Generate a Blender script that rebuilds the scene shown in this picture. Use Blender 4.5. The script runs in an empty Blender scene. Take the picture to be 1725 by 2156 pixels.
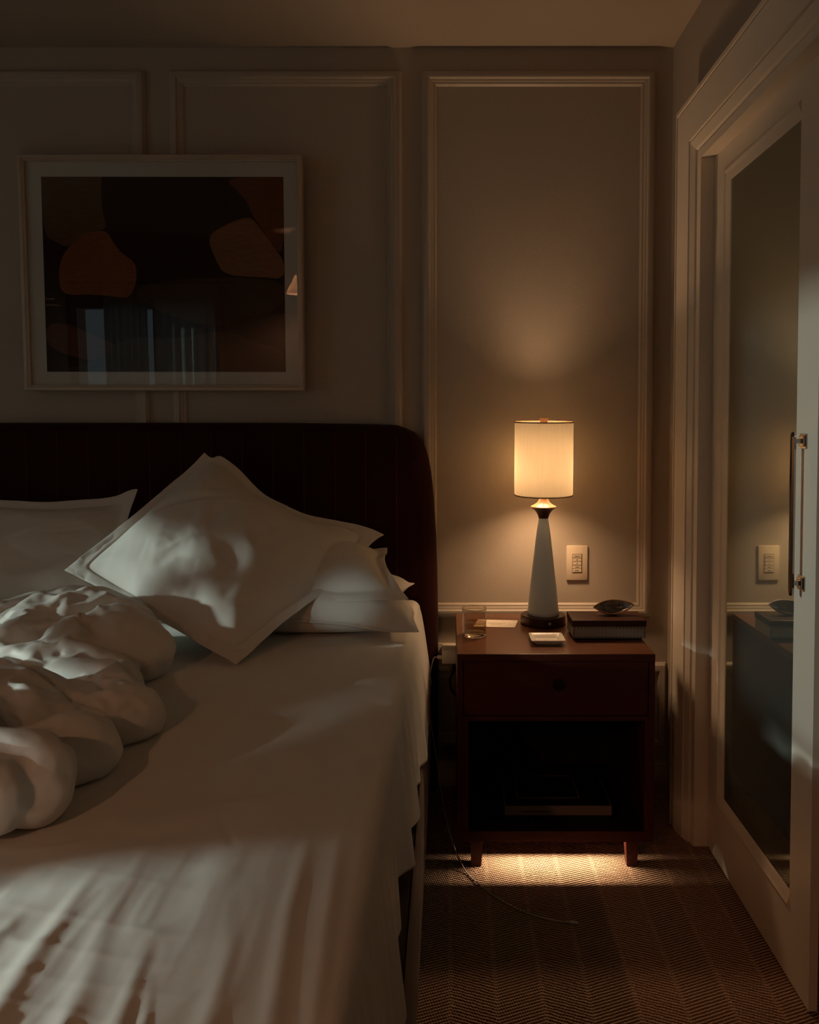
import bpy, bmesh, math, random
import numpy as np
from mathutils import Vector, Matrix

SC = bpy.context.scene
COL = SC.collection
R = math.radians

# ------------------------------------------------------------------ camera
cd = bpy.data.cameras.new('camera')
cam = bpy.data.objects.new('camera', cd); COL.objects.link(cam); SC.camera = cam
cam.location = (0, -2.92, 1.3)
cam.rotation_euler = (R(90 - 2.127), 0, 0)
cd.sensor_fit = 'HORIZONTAL'; cd.sensor_width = 36.0
cd.lens = 36.0 * 1750.0 / 1725.0
cd.shift_x = -82.5 / 1725.0
cd.shift_y = -130.0 / 1725.0
cd.clip_start = 0.05

# ------------------------------------------------------------------ world, sun, exposure
SC.view_settings.view_transform = 'Standard'
SC.view_settings.look = 'None'
SC.view_settings.exposure = 0.0
SC.view_settings.gamma = 1.0
SC.view_settings.use_curve_mapping = False
w = bpy.data.worlds.new('sky'); SC.world = w; w.use_nodes = True
w.node_tree.nodes['Background'].inputs[0].default_value = (0.62, 0.80, 0.86, 1)
w.node_tree.nodes['Background'].inputs[1].default_value = 0.45

SUN_DIR = Vector((1.0, 0.27, -0.20)).normalized()
sd = bpy.data.lights.new('sun', 'SUN'); sun = bpy.data.objects.new('sun', sd); COL.objects.link(sun)
sun.rotation_euler = SUN_DIR.to_track_quat('-Z', 'Y').to_euler()
sun.location = (-6, -3, 3)
sd.energy = 4.6; sd.color = (0.82, 1.0, 0.95); sd.angle = R(1.7)


# ------------------------------------------------------------------ materials
def mat(name, col, rough=0.6, spec=0.3, metal=0.0, bump=None, vary=None, sheen=0.0, trans=0.0, ior=1.45, coat=0.0):
    m = bpy.data.materials.new(name); m.use_nodes = True
    nt = m.node_tree; b = nt.nodes['Principled BSDF']
    b.inputs['Base Color'].default_value = (*col, 1)
    b.inputs['Roughness'].default_value = rough
    b.inputs['Specular IOR Level'].default_value = spec
    b.inputs['Metallic'].default_value = metal
    b.inputs['IOR'].default_value = ior
    b.inputs['Transmission Weight'].default_value = trans
    b.inputs['Sheen Weight'].default_value = sheen
    b.inputs['Coat Weight'].default_value = coat
    geo = nt.nodes.new('ShaderNodeNewGeometry')
    if vary:
        scale, amount, stretch = vary
        mp = nt.nodes.new('ShaderNodeMapping'); mp.inputs['Scale'].default_value = stretch
        nz = nt.nodes.new('ShaderNodeTexNoise'); nz.inputs['Scale'].default_value = scale; nz.inputs['Detail'].default_value = 5
        mx = nt.nodes.new('ShaderNodeMix'); mx.data_type = 'RGBA'
        mx.inputs['A'].default_value = (*[c * (1 - amount) for c in col], 1)
        mx.inputs['B'].default_value = (*[min(1, c * (1 + amount)) for c in col], 1)
        nt.links.new(geo.outputs['Position'], mp.inputs[0]); nt.links.new(mp.outputs[0], nz.inputs['Vector'])
        nt.links.new(nz.outputs['Fac'], mx.inputs['Factor']); nt.links.new(mx.outputs['Result'], b.inputs['Base Color'])
    if bump:
        scale, strength, dist, stretch = bump
        mp = nt.nodes.new('ShaderNodeMapping'); mp.inputs['Scale'].default_value = stretch
        nz = nt.nodes.new('ShaderNodeTexNoise'); nz.inputs['Scale'].default_value = scale; nz.inputs['Detail'].default_value = 3
        bp = nt.nodes.new('ShaderNodeBump'); bp.inputs['Strength'].default_value = strength; bp.inputs['Distance'].default_value = dist
        nt.links.new(geo.outputs['Position'], mp.inputs[0]); nt.links.new(mp.outputs[0], nz.inputs['Vector'])
        nt.links.new(nz.outputs['Fac'], bp.inputs['Height']); nt.links.new(bp.outputs[0], b.inputs['Normal'])
    return m


M = {}
M['wall'] = mat('wall_paint', (0.43, 0.365, 0.295), 0.75, 0.2, bump=(160, 0.12, 0.004, (1, 1, 1)))
M['trim'] = mat('trim_paint', (0.46, 0.39, 0.315), 0.42, 0.4)
M['ceil'] = mat('ceiling_paint', (0.43, 0.36, 0.29), 0.85, 0.1, bump=(120, 0.1, 0.003, (1, 1, 1)))
M['door'] = mat('door_paint', (0.74, 0.66, 0.55), 0.38, 0.4)
M['sheet'] = mat('white_cotton', (0.70, 0.665, 0.60), 0.62, 0.25, sheen=0.15, bump=(900, 0.08, 0.001, (1, 1, 1)))
M['duvet'] = mat('white_sateen', (0.70, 0.665, 0.60), 0.50, 0.32, sheen=0.15, bump=(800, 0.06, 0.001, (1, 1, 1)))
M['velvet'] = mat('dark_brown_velvet', (0.030, 0.005, 0.0025), 0.75, 0.10, sheen=0.06, bump=(300, 0.15, 0.002, (1, 1, 1)))
M['velvet_seam'] = mat('velvet_seam', (0.11, 0.022, 0.012), 0.8, 0.1)
M['rail'] = mat('brown_velvet_rail', (0.055, 0.018, 0.010), 0.7, 0.15, sheen=0.25, bump=(200, 0.2, 0.002, (1, 1, 1)))
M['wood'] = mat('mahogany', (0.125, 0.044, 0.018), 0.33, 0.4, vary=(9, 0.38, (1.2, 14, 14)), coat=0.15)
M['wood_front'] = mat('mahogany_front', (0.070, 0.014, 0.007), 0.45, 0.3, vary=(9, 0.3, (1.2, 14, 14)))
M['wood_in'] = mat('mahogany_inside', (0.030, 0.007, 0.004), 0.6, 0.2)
M['lampwood'] = mat('walnut_turned', (0.27, 0.12, 0.05), 0.42, 0.35, vary=(30, 0.2, (1, 1, 6)))
M['lampwood_dark'] = mat('dark_turned_wood', (0.055, 0.016, 0.009), 0.4, 0.35)
M['bronze'] = mat('dark_bronze', (0.060, 0.026, 0.017), 0.34, 0.5, metal=0.55)
M['brass'] = mat('aged_brass', (0.40, 0.27, 0.15), 0.28, 0.5, metal=0.9)
M['nickel'] = mat('polished_nickel', (0.34, 0.31, 0.29), 0.14, 0.5, metal=1.0)
M['silverframe'] = mat('champagne_frame', (0.46, 0.37, 0.285), 0.34, 0.5, metal=0.25, bump=(60, 0.15, 0.002, (1, 12, 12)))
M['matboard'] = mat('mat_board', (0.50, 0.47, 0.43), 0.85, 0.1)
M['plastic'] = mat('ivory_plastic', (0.66, 0.55, 0.42), 0.42, 0.35)
M['plastic_w'] = mat('white_plastic', (0.72, 0.66, 0.58), 0.35, 0.4)
M['ink'] = mat('dark_ink', (0.03, 0.015, 0.008), 0.7, 0.1)
M['cord'] = mat('black_cord', (0.012, 0.006, 0.005), 0.5, 0.3)
M['cable'] = mat('white_cable', (0.62, 0.54, 0.47), 0.5, 0.3)
M['paper'] = mat('cream_paper', (0.80, 0.70, 0.55), 0.85, 0.1)
M['ceramic'] = mat('white_ceramic', (0.85, 0.78, 0.66), 0.22, 0.5)
M['leather'] = mat('grey_leather', (0.30, 0.25, 0.21), 0.6, 0.25, bump=(260, 0.25, 0.002, (1, 1, 1)))
M['lid'] = mat('dark_lacquer', (0.040, 0.014, 0.009), 0.4, 0.35)
M['nacre_rim'] = mat('shell_rim', (0.16, 0.065, 0.026), 0.25, 0.5)
M['bookspine'] = mat('taupe_cloth', (0.24, 0.165, 0.135), 0.8, 0.1)
M['bookdark'] = mat('black_cloth', (0.012, 0.006, 0.005), 0.6, 0.2)
M['gold'] = mat('gold_line', (0.30, 0.20, 0.10), 0.5, 0.4, metal=0.3)
M['water'] = mat('water', (0.97, 0.96, 0.93), 0.0, 0.5, trans=1.0, ior=1.33)
M['glass'] = mat('clear_glass', (0.97, 0.96, 0.93), 0.0, 0.5, trans=1.0, ior=1.45)
M['bezel'] = mat('darker_bezel', (0.26, 0.19, 0.13), 0.6, 0.2)  # darker plastic tone behind the keypad buttons
M['socket'] = mat('socket_dark', (0.10, 0.06, 0.045), 0.6, 0.2)


def nacre():
    m = mat('nacre', (0.30, 0.28, 0.26), 0.16, 0.6, metal=0.35)
    nt = m.node_tree; b = nt.nodes['Principled BSDF']
    g = nt.nodes.new('ShaderNodeNewGeometry'); nz = nt.nodes.new('ShaderNodeTexNoise')
    nz.inputs['Scale'].default_value = 45; nz.inputs['Detail'].default_value = 3; nz.inputs['Distortion'].default_value = 1.2
    cr = nt.nodes.new('ShaderNodeValToRGB')
    cr.color_ramp.elements[0].position = 0.3; cr.color_ramp.elements[0].color = (0.060, 0.048, 0.040, 1)
    cr.color_ramp.elements[1].position = 0.75; cr.color_ramp.elements[1].color = (0.23, 0.20, 0.17, 1)
    nt.links.new(g.outputs['Position'], nz.inputs['Vector']); nt.links.new(nz.outputs['Fac'], cr.inputs[0])
    nt.links.new(cr.outputs[0], b.inputs['Base Color'])
    return m


M['nacre'] = nacre()


def node_math(nt, op, a, b=None):
    n = nt.nodes.new('ShaderNodeMath'); n.operation = op
    for k, v in enumerate((a, b)):
        if v is None: continue
        if isinstance(v, (int, float)): n.inputs[k].default_value = v
        else: nt.links.new(v, n.inputs[k])
    return n.outputs[0]


def carpet():
    m = bpy.data.materials.new('chevron_carpet'); m.use_nodes = True
    nt = m.node_tree; b = nt.nodes['Principled BSDF']; L = nt.links.new
    b.inputs['Roughness'].default_value = 0.95; b.inputs['Specular IOR Level'].default_value = 0.05
    g = nt.nodes.new('ShaderNodeNewGeometry'); s = nt.nodes.new('ShaderNodeSeparateXYZ'); L(g.outputs['Position'], s.inputs[0])
    wob = nt.nodes.new('ShaderNodeTexNoise'); wob.inputs['Scale'].default_value = 60; wob.inputs['Detail'].default_value = 2
    L(g.outputs['Position'], wob.inputs['Vector'])
    wv = node_math(nt, 'MULTIPLY', node_math(nt, 'SUBTRACT', wob.outputs['Fac'], 0.5), 0.006)
    x = node_math(nt, 'ADD', node_math(nt, 'ADD', s.outputs[0], 0.104 + 20.8 - 0.004), wv)
    tri = node_math(nt, 'PINGPONG', x, 0.104)                       # 0 .. 0.104, peak at the pattern's ridge lines
    v = node_math(nt, 'SUBTRACT', node_math(nt, 'ADD', s.outputs[1], wv), node_math(nt, 'MULTIPLY', tri, 0.40))
    row = node_math(nt, 'SINE', node_math(nt, 'MULTIPLY', v, 2 * math.pi / 0.0098))
    bead = node_math(nt, 'SINE', node_math(nt, 'MULTIPLY', node_math(nt, 'ADD', s.outputs[0], node_math(nt, 'MULTIPLY', s.outputs[1], 0.3)), 2 * math.pi / 0.0062))
    h = node_math(nt, 'ADD', row, node_math(nt, 'MULTIPLY', bead, 0.35))
    # the seam lines where the rows turn are a little raised
    e1 = node_math(nt, 'LESS_THAN', node_math(nt, 'ABSOLUTE', node_math(nt, 'SUBTRACT', node_math(nt, 'ABSOLUTE', node_math(nt, 'SUBTRACT', tri, 0.052)), 0.052)), 0.006)
    h2 = node_math(nt, 'ADD', h, node_math(nt, 'MULTIPLY', e1, 0.35))
    fz = nt.nodes.new('ShaderNodeTexNoise'); fz.inputs['Scale'].default_value = 350; L(g.outputs['Position'], fz.inputs['Vector'])
    h3 = node_math(nt, 'ADD', h2, node_math(nt, 'MULTIPLY', node_math(nt, 'SUBTRACT', fz.outputs['Fac'], 0.5), 0.9))
    cr = nt.nodes.new('ShaderNodeValToRGB')
    cr.color_ramp.elements[0].position = 0.12; cr.color_ramp.elements[0].color = (0.080, 0.030, 0.018, 1)
    cr.color_ramp.elements[1].position = 0.75; cr.color_ramp.elements[1].color = (0.66, 0.41, 0.265, 1)
    L(node_math(nt, 'MULTIPLY', node_math(nt, 'ADD', h3, 1.3), 0.385), cr.inputs[0])
    L(cr.outputs[0], b.inputs['Base Color'])
    bp = nt.nodes.new('ShaderNodeBump'); bp.inputs['Strength'].default_value = 0.8; bp.inputs['Distance'].default_value = 0.003
    L(h3, bp.inputs['Height']); L(bp.outputs[0], b.inputs['Normal'])
    return m


M['carpet'] = carpet()


def mixmat(name, fac, build_a, build_b):
    m = bpy.data.materials.new(name); m.use_nodes = True; nt = m.node_tree
    nt.nodes.remove(nt.nodes['Principled BSDF'])
    mx = nt.nodes.new('ShaderNodeMixShader'); a = build_a(nt); b = build_b(nt)
    if callable(fac): nt.links.new(fac(nt), mx.inputs[0])
    else: mx.inputs[0].default_value = fac
    nt.links.new(a.outputs[0], mx.inputs[1]); nt.links.new(b.outputs[0], mx.inputs[2])
    nt.links.new(mx.outputs[0], nt.nodes['Material Output'].inputs[0])
    return m


def sh(kind, col, rough=None):
    def f(nt):
        n = nt.nodes.new(kind); n.inputs['Color'].default_value = (*col, 1)
        if rough is not None: n.inputs['Roughness'].default_value = rough
        return n
    return f


def fresnel(ior):
    def f(nt):
        n = nt.nodes.new('ShaderNodeFresnel'); n.inputs['IOR'].default_value = ior
        return n.outputs[0]
    return f


def facing(lo, hi, power=3.5):
    def f(nt):
        n = nt.nodes.new('ShaderNodeLayerWeight'); n.inputs['Blend'].default_value = 0.5
        return node_math(nt, 'ADD', node_math(nt, 'MULTIPLY', node_math(nt, 'POWER', n.outputs['Facing'], power), hi), lo)
    return f


def shade_mat():
    m = bpy.data.materials.new('linen_shade'); m.use_nodes = True; nt = m.node_tree
    nt.nodes.remove(nt.nodes['Principled BSDF'])
    mx = nt.nodes.new('ShaderNodeMixShader'); mx.inputs[0].default_value = 0.62
    g = nt.nodes.new('ShaderNodeNewGeometry'); mp = nt.nodes.new('ShaderNodeMapping'); mp.inputs['Scale'].default_value = (200, 200, 10)
    nz = nt.nodes.new('ShaderNodeTexNoise'); nz.inputs['Scale'].default_value = 1.0; nz.inputs['Detail'].default_value = 3
    cr = nt.nodes.new('ShaderNodeValToRGB')
    cr.color_ramp.elements[0].position = 0.25; cr.color_ramp.elements[0].color = (0.40, 0.37, 0.305, 1)
    cr.color_ramp.elements[1].position = 0.55; cr.color_ramp.elements[1].color = (0.43, 0.40, 0.335, 1)
    nt.links.new(g.outputs['Position'], mp.inputs[0]); nt.links.new(mp.outputs[0], nz.inputs['Vector']); nt.links.new(nz.outputs['Fac'], cr.inputs[0])
    d = nt.nodes.new('ShaderNodeBsdfDiffuse'); t = nt.nodes.new('ShaderNodeBsdfTranslucent')
    nt.links.new(cr.outputs[0], d.inputs[0]); nt.links.new(cr.outputs[0], t.inputs[0])
    nt.links.new(d.outputs[0], mx.inputs[1]); nt.links.new(t.outputs[0], mx.inputs[2])
    nt.links.new(mx.outputs[0], nt.nodes['Material Output'].inputs[0])
    return m


M['shade'] = shade_mat()
M['frosted'] = mat('pale_blue_glass', (0.66, 0.74, 0.74), 0.30, 0.45, coat=0.2)
M['frosted'].node_tree.nodes['Principled BSDF'].inputs['Subsurface Weight'].default_value = 0.0
M['mirror'] = mixmat('grey_mirror', 0.72, sh('ShaderNodeBsdfDiffuse', (0.20, 0.20, 0.165)), sh('ShaderNodeBsdfGlossy', (0.60, 0.66, 0.60), 0.035))
M['picglass'] = mixmat('picture_glass', fresnel(1.5), sh('ShaderNodeBsdfTransparent', (0.96, 0.97, 0.96)), sh('ShaderNodeBsdfGlossy', (1, 1, 1), 0.0))
M['dimmer'] = mixmat('sun_dimmer', 0.60, sh('ShaderNodeBsdfTransparent', (1, 1, 1)), sh('ShaderNodeBsdfTranslucent', (0.7, 0.72, 0.70)))  # for an added sheet that dims the sun
M['tumbler'] = mixmat('thin_clear_glass', facing(.02, .9, 3.5), sh('ShaderNodeBsdfTransparent', (0.93, 0.91, 0.87)), sh('ShaderNodeBsdfGlossy', (1, 1, 1), 0.02))
M['thinwater'] = mixmat('still_water', facing(.03, .5, 3.0), sh('ShaderNodeBsdfTransparent', (0.74, 0.66, 0.58)), sh('ShaderNodeBsdfGlossy', (1, 1, 1), 0.0))
M['dimmer2'] = mixmat('light_sun_dimmer', 0.35, sh('ShaderNodeBsdfTransparent', (1, 1, 1)), sh('ShaderNodeBsdfTranslucent', (0.7, 0.72, 0.70)))  # lighter version for the added sheet over the pillow slots
M['sheer'] = mixmat('sheer_curtain', 0.45, sh('ShaderNodeBsdfDiffuse', (0.55, 0.55, 0.5)), sh('ShaderNodeBsdfTranslucent', (0.7, 0.72, 0.68)))


def emit(name, col, strength):
    m = bpy.data.materials.new(name); m.use_nodes = True; nt = m.node_tree
    b = nt.nodes['Principled BSDF']
    b.inputs['Base Color'].default_value = (*col, 1); b.inputs['Emission Color'].default_value = (*col, 1)
    b.inputs['Emission Strength'].default_value = strength
    return m


M['bulb'] = emit('bulb_glow', (1.0, 0.66, 0.34), 6.0)


# ------------------------------------------------------------------ mesh helpers
class MB:
    """collects shapes, builds ONE mesh object"""

    def __init__(self): self.v = []; self.f = []; self.mi = []

    def add(self, vs, fs, mi=0):
        b = len(self.v); self.v += [tuple(map(float, p)) for p in vs]
        for q in fs: self.f.append([b + i for i in q]); self.mi.append(mi)
        return self

    def box(self, x0, x1, y0, y1, z0, z1, bev=0.0, mi=0, seg=2):
        x0, x1 = sorted((x0, x1)); y0, y1 = sorted((y0, y1)); z0, z1 = sorted((z0, z1))
        bm = bmesh.new(); bmesh.ops.create_cube(bm, size=1)
        for v in bm.verts:
            v.co = ((x0 + x1) / 2 + v.co.x * (x1 - x0), (y0 + y1) / 2 + v.co.y * (y1 - y0), (z0 + z1) / 2 + v.co.z * (z1 - z0))
        if bev > 0: bmesh.ops.bevel(bm, geom=bm.edges[:], offset=bev, segments=seg, affect='EDGES', profile=0.5)
        bm.verts.index_update()
        self.add([v.co[:] for v in bm.verts], [[v.index for v in f.verts] for f in bm.faces], mi); bm.free()
        return self

    def lathe(self, prof, c=(0, 0, 0), n=48, axis='z', mi=0, caps=True):
        """prof: list of (r, h) from bottom to top"""
        vs = []; fs = []
        for r, h in prof:
            for k in range(n):
                a = 2 * math.pi * k / n; p = (r * math.cos(a), r * math.sin(a), h)
                if axis == 'y': p = (p[0], -p[2], p[1])
                if axis == 'x': p = (p[2], p[1], -p[0])
                vs.append((c[0] + p[0], c[1] + p[1], c[2] + p[2]))
        for i in range(len(prof) - 1):
            for k in range(n):
                fs.append([i * n + k, i * n + (k + 1) % n, (i + 1) * n + (k + 1) % n, (i + 1) * n + k])
        if caps:
            fs.append(list(range(n))[::-1]); fs.append([(len(prof) - 1) * n + k for k in range(n)])
        return self.add(vs, fs, mi)

    def tube(self, pts, r, n=10, mi=0, sub=8, closed=False):
        pts = [Vector(p) for p in pts]
        if sub > 1 and len(pts) > 2:
            out = []
            for i in range(len(pts) - 1):
                p0 = pts[max(i - 1, 0)]; p1 = pts[i]; p2 = pts[i + 1]; p3 = pts[min(i + 2, len(pts) - 1)]
                for k in range(sub):
                    t = k / sub
                    out.append(0.5 * ((2 * p1) + (p2 - p0) * t + (2 * p0 - 5 * p1 + 4 * p2 - p3) * t * t + (3 * p1 - p0 - 3 * p2 + p3) * t ** 3))
            out.append(pts[-1]); pts = out
        vs = []; fs = []; up = Vector((0.13, 0.21, 1)).normalized()
        for i, p in enumerate(pts):
            d = (pts[min(i + 1, len(pts) - 1)] - pts[max(i - 1, 0)]).normalized()
            a = d.cross(up)
            if a.length < 1e-4: a = d.cross(Vector((1, 0, 0)))
            a.normalize(); b = a.cross(d).normalized()
            rr = r(i / (len(pts) - 1)) if callable(r) else r
            for k in range(n):
                t = 2 * math.pi * k / n; q = p + a * (math.cos(t) * rr) + b * (math.sin(t) * rr); vs.append(q[:])
        for i in range(len(pts) - 1):
            for k in range(n): fs.append([i * n + k, i * n + (k + 1) % n, (i + 1) * n + (k + 1) % n, (i + 1) * n + k])
        fs.append(list(range(n))[::-1]); fs.append([(len(pts) - 1) * n + k for k in range(n)])
        return self.add(vs, fs, mi)

    def rectframe(self, a0, a1, b0, b1, prof, put, mi=0, u_shape=False):
        """mitred frame round the rectangle a0..a1 x b0..b1; prof: (inset, height) closed loop; put(a, b, h) -> xyz"""
        vs = []; fs = []; n = len(prof)
        corners = [(a0, b0, 1, 1), (a0, b1, 1, -1), (a1, b1, -1, -1), (a1, b0, -1, 1)]
        for (a, b, sa, sb) in corners:
            for d, h in prof:
                da, db = d if isinstance(d, tuple) else (d, d)
                vs.append(put(a + sa * da, (b + sb * db) if not (u_shape and sb == 1) else b, h))
        for c in range(3 if u_shape else 4):
            for k in range(n):
                fs.append([c * n + k, c * n + (k + 1) % n, ((c + 1) % 4) * n + (k + 1) % n, ((c + 1) % 4) * n + k])
        if u_shape:
            fs.append(list(range(n))); fs.append([3 * n + k for k in range(n)][::-1])
        return self.add(vs, fs, mi)

    def grid(self, P, mi=0, flip=False):
        n, m = P.shape[:2]; fs = []
        for i in range(n - 1):
            for j in range(m - 1):
                q = [i * m + j, (i + 1) * m + j, (i + 1) * m + j + 1, i * m + j + 1]
                fs.append(q[::-1] if flip else q)
        return self.add(P.reshape(-1, 3), fs, mi)

    def obj(self, name, m, parent=None, smooth=None, kind=None):
        me = bpy.data.meshes.new(name); me.from_pydata(self.v, [], self.f)
        for mm in (m if isinstance(m, list) else [m]): me.materials.append(mm)
        for p, k in zip(me.polygons, self.mi): p.material_index = k
        bm = bmesh.new(); bm.from_mesh(me); bmesh.ops.recalc_face_normals(bm, faces=bm.faces[:]); bm.to_mesh(me); bm.free()
        if smooth is not None:
            for p in me.polygons: p.use_smooth = True
            if smooth < 180: me.set_sharp_from_angle(angle=R(smooth))
        o = bpy.data.objects.new(name, me); COL.objects.link(o)
        if parent is not None:
            off = Vector(parent.get('_w', (0, 0, 0)))
            me.transform(Matrix.Translation(-off)); o.parent = parent; o['_w'] = tuple(off)
        if kind: o['kind'] = kind
        return o


def thing(name, label, cat, loc, group=None):
    o = bpy.data.objects.new(name, None); COL.objects.link(o); o.location = loc; o.empty_display_size = 0.05
    o['label'] = label; o['category'] = cat; o['_w'] = tuple(loc)
    if group: o['group'] = group
    return o


def tag(o, label, cat, group=None):
    o['label'] = label; o['category'] = cat
    if group: o['group'] = group
    return o


def vnoise(x, y, z=0.0, seed=0):
    """smooth value noise, -1..1, numpy arrays"""
    x, y, z = np.broadcast_arrays(np.asarray(x, float), np.asarray(y, float), np.asarray(z, float))
    xi, yi, zi = np.floor(x).astype(np.int64), np.floor(y).astype(np.int64), np.floor(z).astype(np.int64)
    fx, fy, fz = x - xi, y - yi, z - zi
    s = lambda t: t * t * t * (t * (t * 6 - 15) + 10)
    fx, fy, fz = s(fx), s(fy), s(fz)

    def h(a, b, c):
        n = (a * 374761393 + b * 668265263 + c * 2147483647 + seed * 974711) & 0xffffffff
        n = ((n ^ (n >> 13)) * 1274126177) & 0xffffffff
        n = (n ^ (n >> 16)) & 0xffffff
        return n / float(0xffffff) * 2 - 1
    r = 0
    for dx in (0, 1):
        for dy in (0, 1):
            for dz in (0, 1):
                wgt = (fx if dx else 1 - fx) * (fy if dy else 1 - fy) * (fz if dz else 1 - fz)
                r = r + wgt * h(xi + dx, yi + dy, zi + dz)
    return r


def ridged(x, y, z=0.0, seed=0):
    return (1 - np.abs(vnoise(x, y, z, seed))) ** 3


def smooth(t):
    t = np.clip(t, 0, 1); return t * t * (3 - 2 * t)



def settle(o, grow, bend, frames, pressure, pin=None, self_touch=False):
    """lets the cloth grow a little against its own seams so that it buckles into natural wrinkles, and keeps that shape"""
    me = o.data; n = len(me.vertices)
    co = np.zeros(n * 3, np.float32); me.vertices.foreach_get('co', co); co = co.reshape(n, 3)
    m = o.modifiers.new('cloth', 'CLOTH'); t = m.settings
    t.quality = 10; t.mass = .25; t.tension_stiffness = 60; t.compression_stiffness = 60; t.shear_stiffness = 25; t.bending_stiffness = bend
    t.tension_damping = 15; t.compression_damping = 15; t.shear_damping = 15; t.air_damping = 3
    t.shrink_min = -grow; t.shrink_max = -grow
    t.use_pressure = True; t.uniform_pressure_force = pressure; t.effector_weights.gravity = 0.0
    if pin is not None:
        vg = o.vertex_groups.new(name='pin')
        for wgt in (.3, 1.0):
            ids = np.nonzero(np.isclose(pin, wgt))[0].tolist()
            if ids: vg.add(ids, wgt, 'REPLACE')
        t.vertex_group_mass = 'pin'; t.pin_stiffness = 2
    c = m.collision_settings; c.use_collision = False; c.use_self_collision = self_touch; c.self_distance_min = .004; c.self_friction = 5
    m.point_cache.frame_end = frames + 2
    for fr in range(1, frames + 1): SC.frame_set(fr)
    ev = o.evaluated_get(bpy.context.evaluated_depsgraph_get()); em = ev.data
    out = np.zeros(n * 3, np.float32)
    if len(em.vertices) == n: em.vertices.foreach_get('co', out); out = out.reshape(n, 3)
    else: out = co
    if pin is None: out = out - (out - co).mean(0)
    o.modifiers.remove(m); o.vertex_groups.clear()
    me.vertices.foreach_set('co', np.ascontiguousarray(out, np.float32).ravel()); me.update()
    SC.frame_set(1)
    sb = o.modifiers.new('smooth_surface', 'SUBSURF'); sb.levels = 1; sb.render_levels = 2


# ================================================================== THE ROOM
XL, XR, YR, ZC = -3.4, 0.776, -4.7, 2.583
MB().box(XL - .2, 2.2, YR - .2, 0.2, -0.12, 0.0).obj('floor', M['carpet'], kind='structure')
MB().box(XL - .2, 2.2, YR - .2, 0.2, ZC, ZC + 0.12).obj('ceiling', M['ceil'], kind='structure')
MB().box(XL - .2, 2.2, 0.0, 0.15, 0, ZC).obj('wall_back', M['wall'], kind='structure')
# right wall, with the closet opening
b = MB()
b.box(XR, XR + .12, -0.40, 0.0, 0, ZC); b.box(XR, XR + .12, -2.35, -0.40, 2.115, ZC); b.box(XR, XR + .12, YR, -2.35, 0, ZC)
b.obj('wall_right', M['wall'], kind='structure')
b = MB()
b.box(1.45, 1.5, -2.6, -0.2, 0, 2.3); b.box(0.90, 1.5, -0.22, -0.2, 0, 2.3); b.box(0.90, 1.5, -2.6, -2.58, 0, 2.3); b.box(0.90, 1.5, -2.6, -0.2, 2.28, 2.3)
b.obj('wall_closet', M['wall'], kind='structure')
# left wall with unseen slots added and sized to shape the sun patches
OPEN = [(-1.40, -1.10, 1.03, 1.505), (-1.62, -1.40, 1.03, 1.40), (-2.45, -1.80, 1.40, 2.42), (-3.24, -2.58, 1.08, 1.292), (-2.02, -1.63, 1.16, 1.285), (-2.44, -2.02, 1.16, 1.355)]
ys = sorted({YR, 0.0} | {v for o in OPEN for v in o[:2]})
HOLES = [(o[0], o[1], o[2], o[3]) for o in OPEN]
b = MB()
for y0, y1 in zip(ys[:-1], ys[1:]):
    zlo = 0.0
    for o in sorted([q for q in HOLES if q[0] <= y0 + 1e-6 and q[1] >= y1 - 1e-6], key=lambda q: q[2]):
        b.box(XL - .03, XL, y0, y1, zlo, o[2]); zlo = o[3]
    b.box(XL - .03, XL, y0, y1, zlo, ZC)
b.obj('wall_left', M['wall'], kind='structure')
for i, (y0, y1, z0, z1) in enumerate(OPEN):
    MB().rectframe(y0, y1, z0, z1, [(0, 0), (0, .012), (-.03, .012), (-.03, 0)], lambda a, b_, h: (XL + h, a, b_)).obj('window_%d' % (i + 1), M['trim'], kind='structure')  # trim round each added sun slot
    pl = bpy.data.lights.new('window_portal', 'AREA'); po = bpy.data.objects.new('window_portal', pl); COL.objects.link(po)
    pl.shape = 'RECTANGLE'; pl.size = z1 - z0; pl.size_y = y1 - y0; pl.cycles.is_portal = True
    po.location = (XL - .02, (y0 + y1) / 2, (z0 + z1) / 2); po.rotation_euler = (0, R(-90), 0)
# rear wall behind the camera: one wide window with sheer curtains
RW = (-3.32, -2.10, 0.55, 2.0)
b = MB()
b.box(XL - .15, RW[0], YR - .15, YR, 0, ZC); b.box(RW[1], 2.2, YR - .15, YR, 0, ZC)
b.box(RW[0], RW[1], YR - .15, YR, 0, RW[2]); b.box(RW[0], RW[1], YR - .15, YR, RW[3], ZC)
b.obj('wall_rear', M['wall'], kind='structure')
b = MB().rectframe(RW[0], RW[1], RW[2], RW[3], [(0, 0), (0, .03), (-.07, .03), (-.07, 0)], lambda a, b_, h: (a, YR + h, b_))
b.box(-2.66, -2.61, YR - .06, YR - .02, RW[2], RW[3]); b.obj('window_8', M['trim'], kind='structure')
pl = bpy.data.lights.new('window_portal', 'AREA'); po = bpy.data.objects.new('window_portal', pl); COL.objects.link(po)
pl.shape = 'RECTANGLE'; pl.size = RW[1] - RW[0]; pl.size_y = RW[3] - RW[2]; pl.cycles.is_portal = True
po.location = ((RW[0] + RW[1]) / 2, YR - .1, (RW[2] + RW[3]) / 2); po.rotation_euler = (R(90), 0, 0)
po.rotation_euler = Vector((0, 1, 0)).to_track_quat('-Z', 'Y').to_euler()
MB().box(XL - .022, XL - .018, -1.62, -1.10, 1.03, 1.505).obj('window_9', M['dimmer2'], kind='structure')  # unseen sheet added in the slots to dim the sun on the pillow
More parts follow.
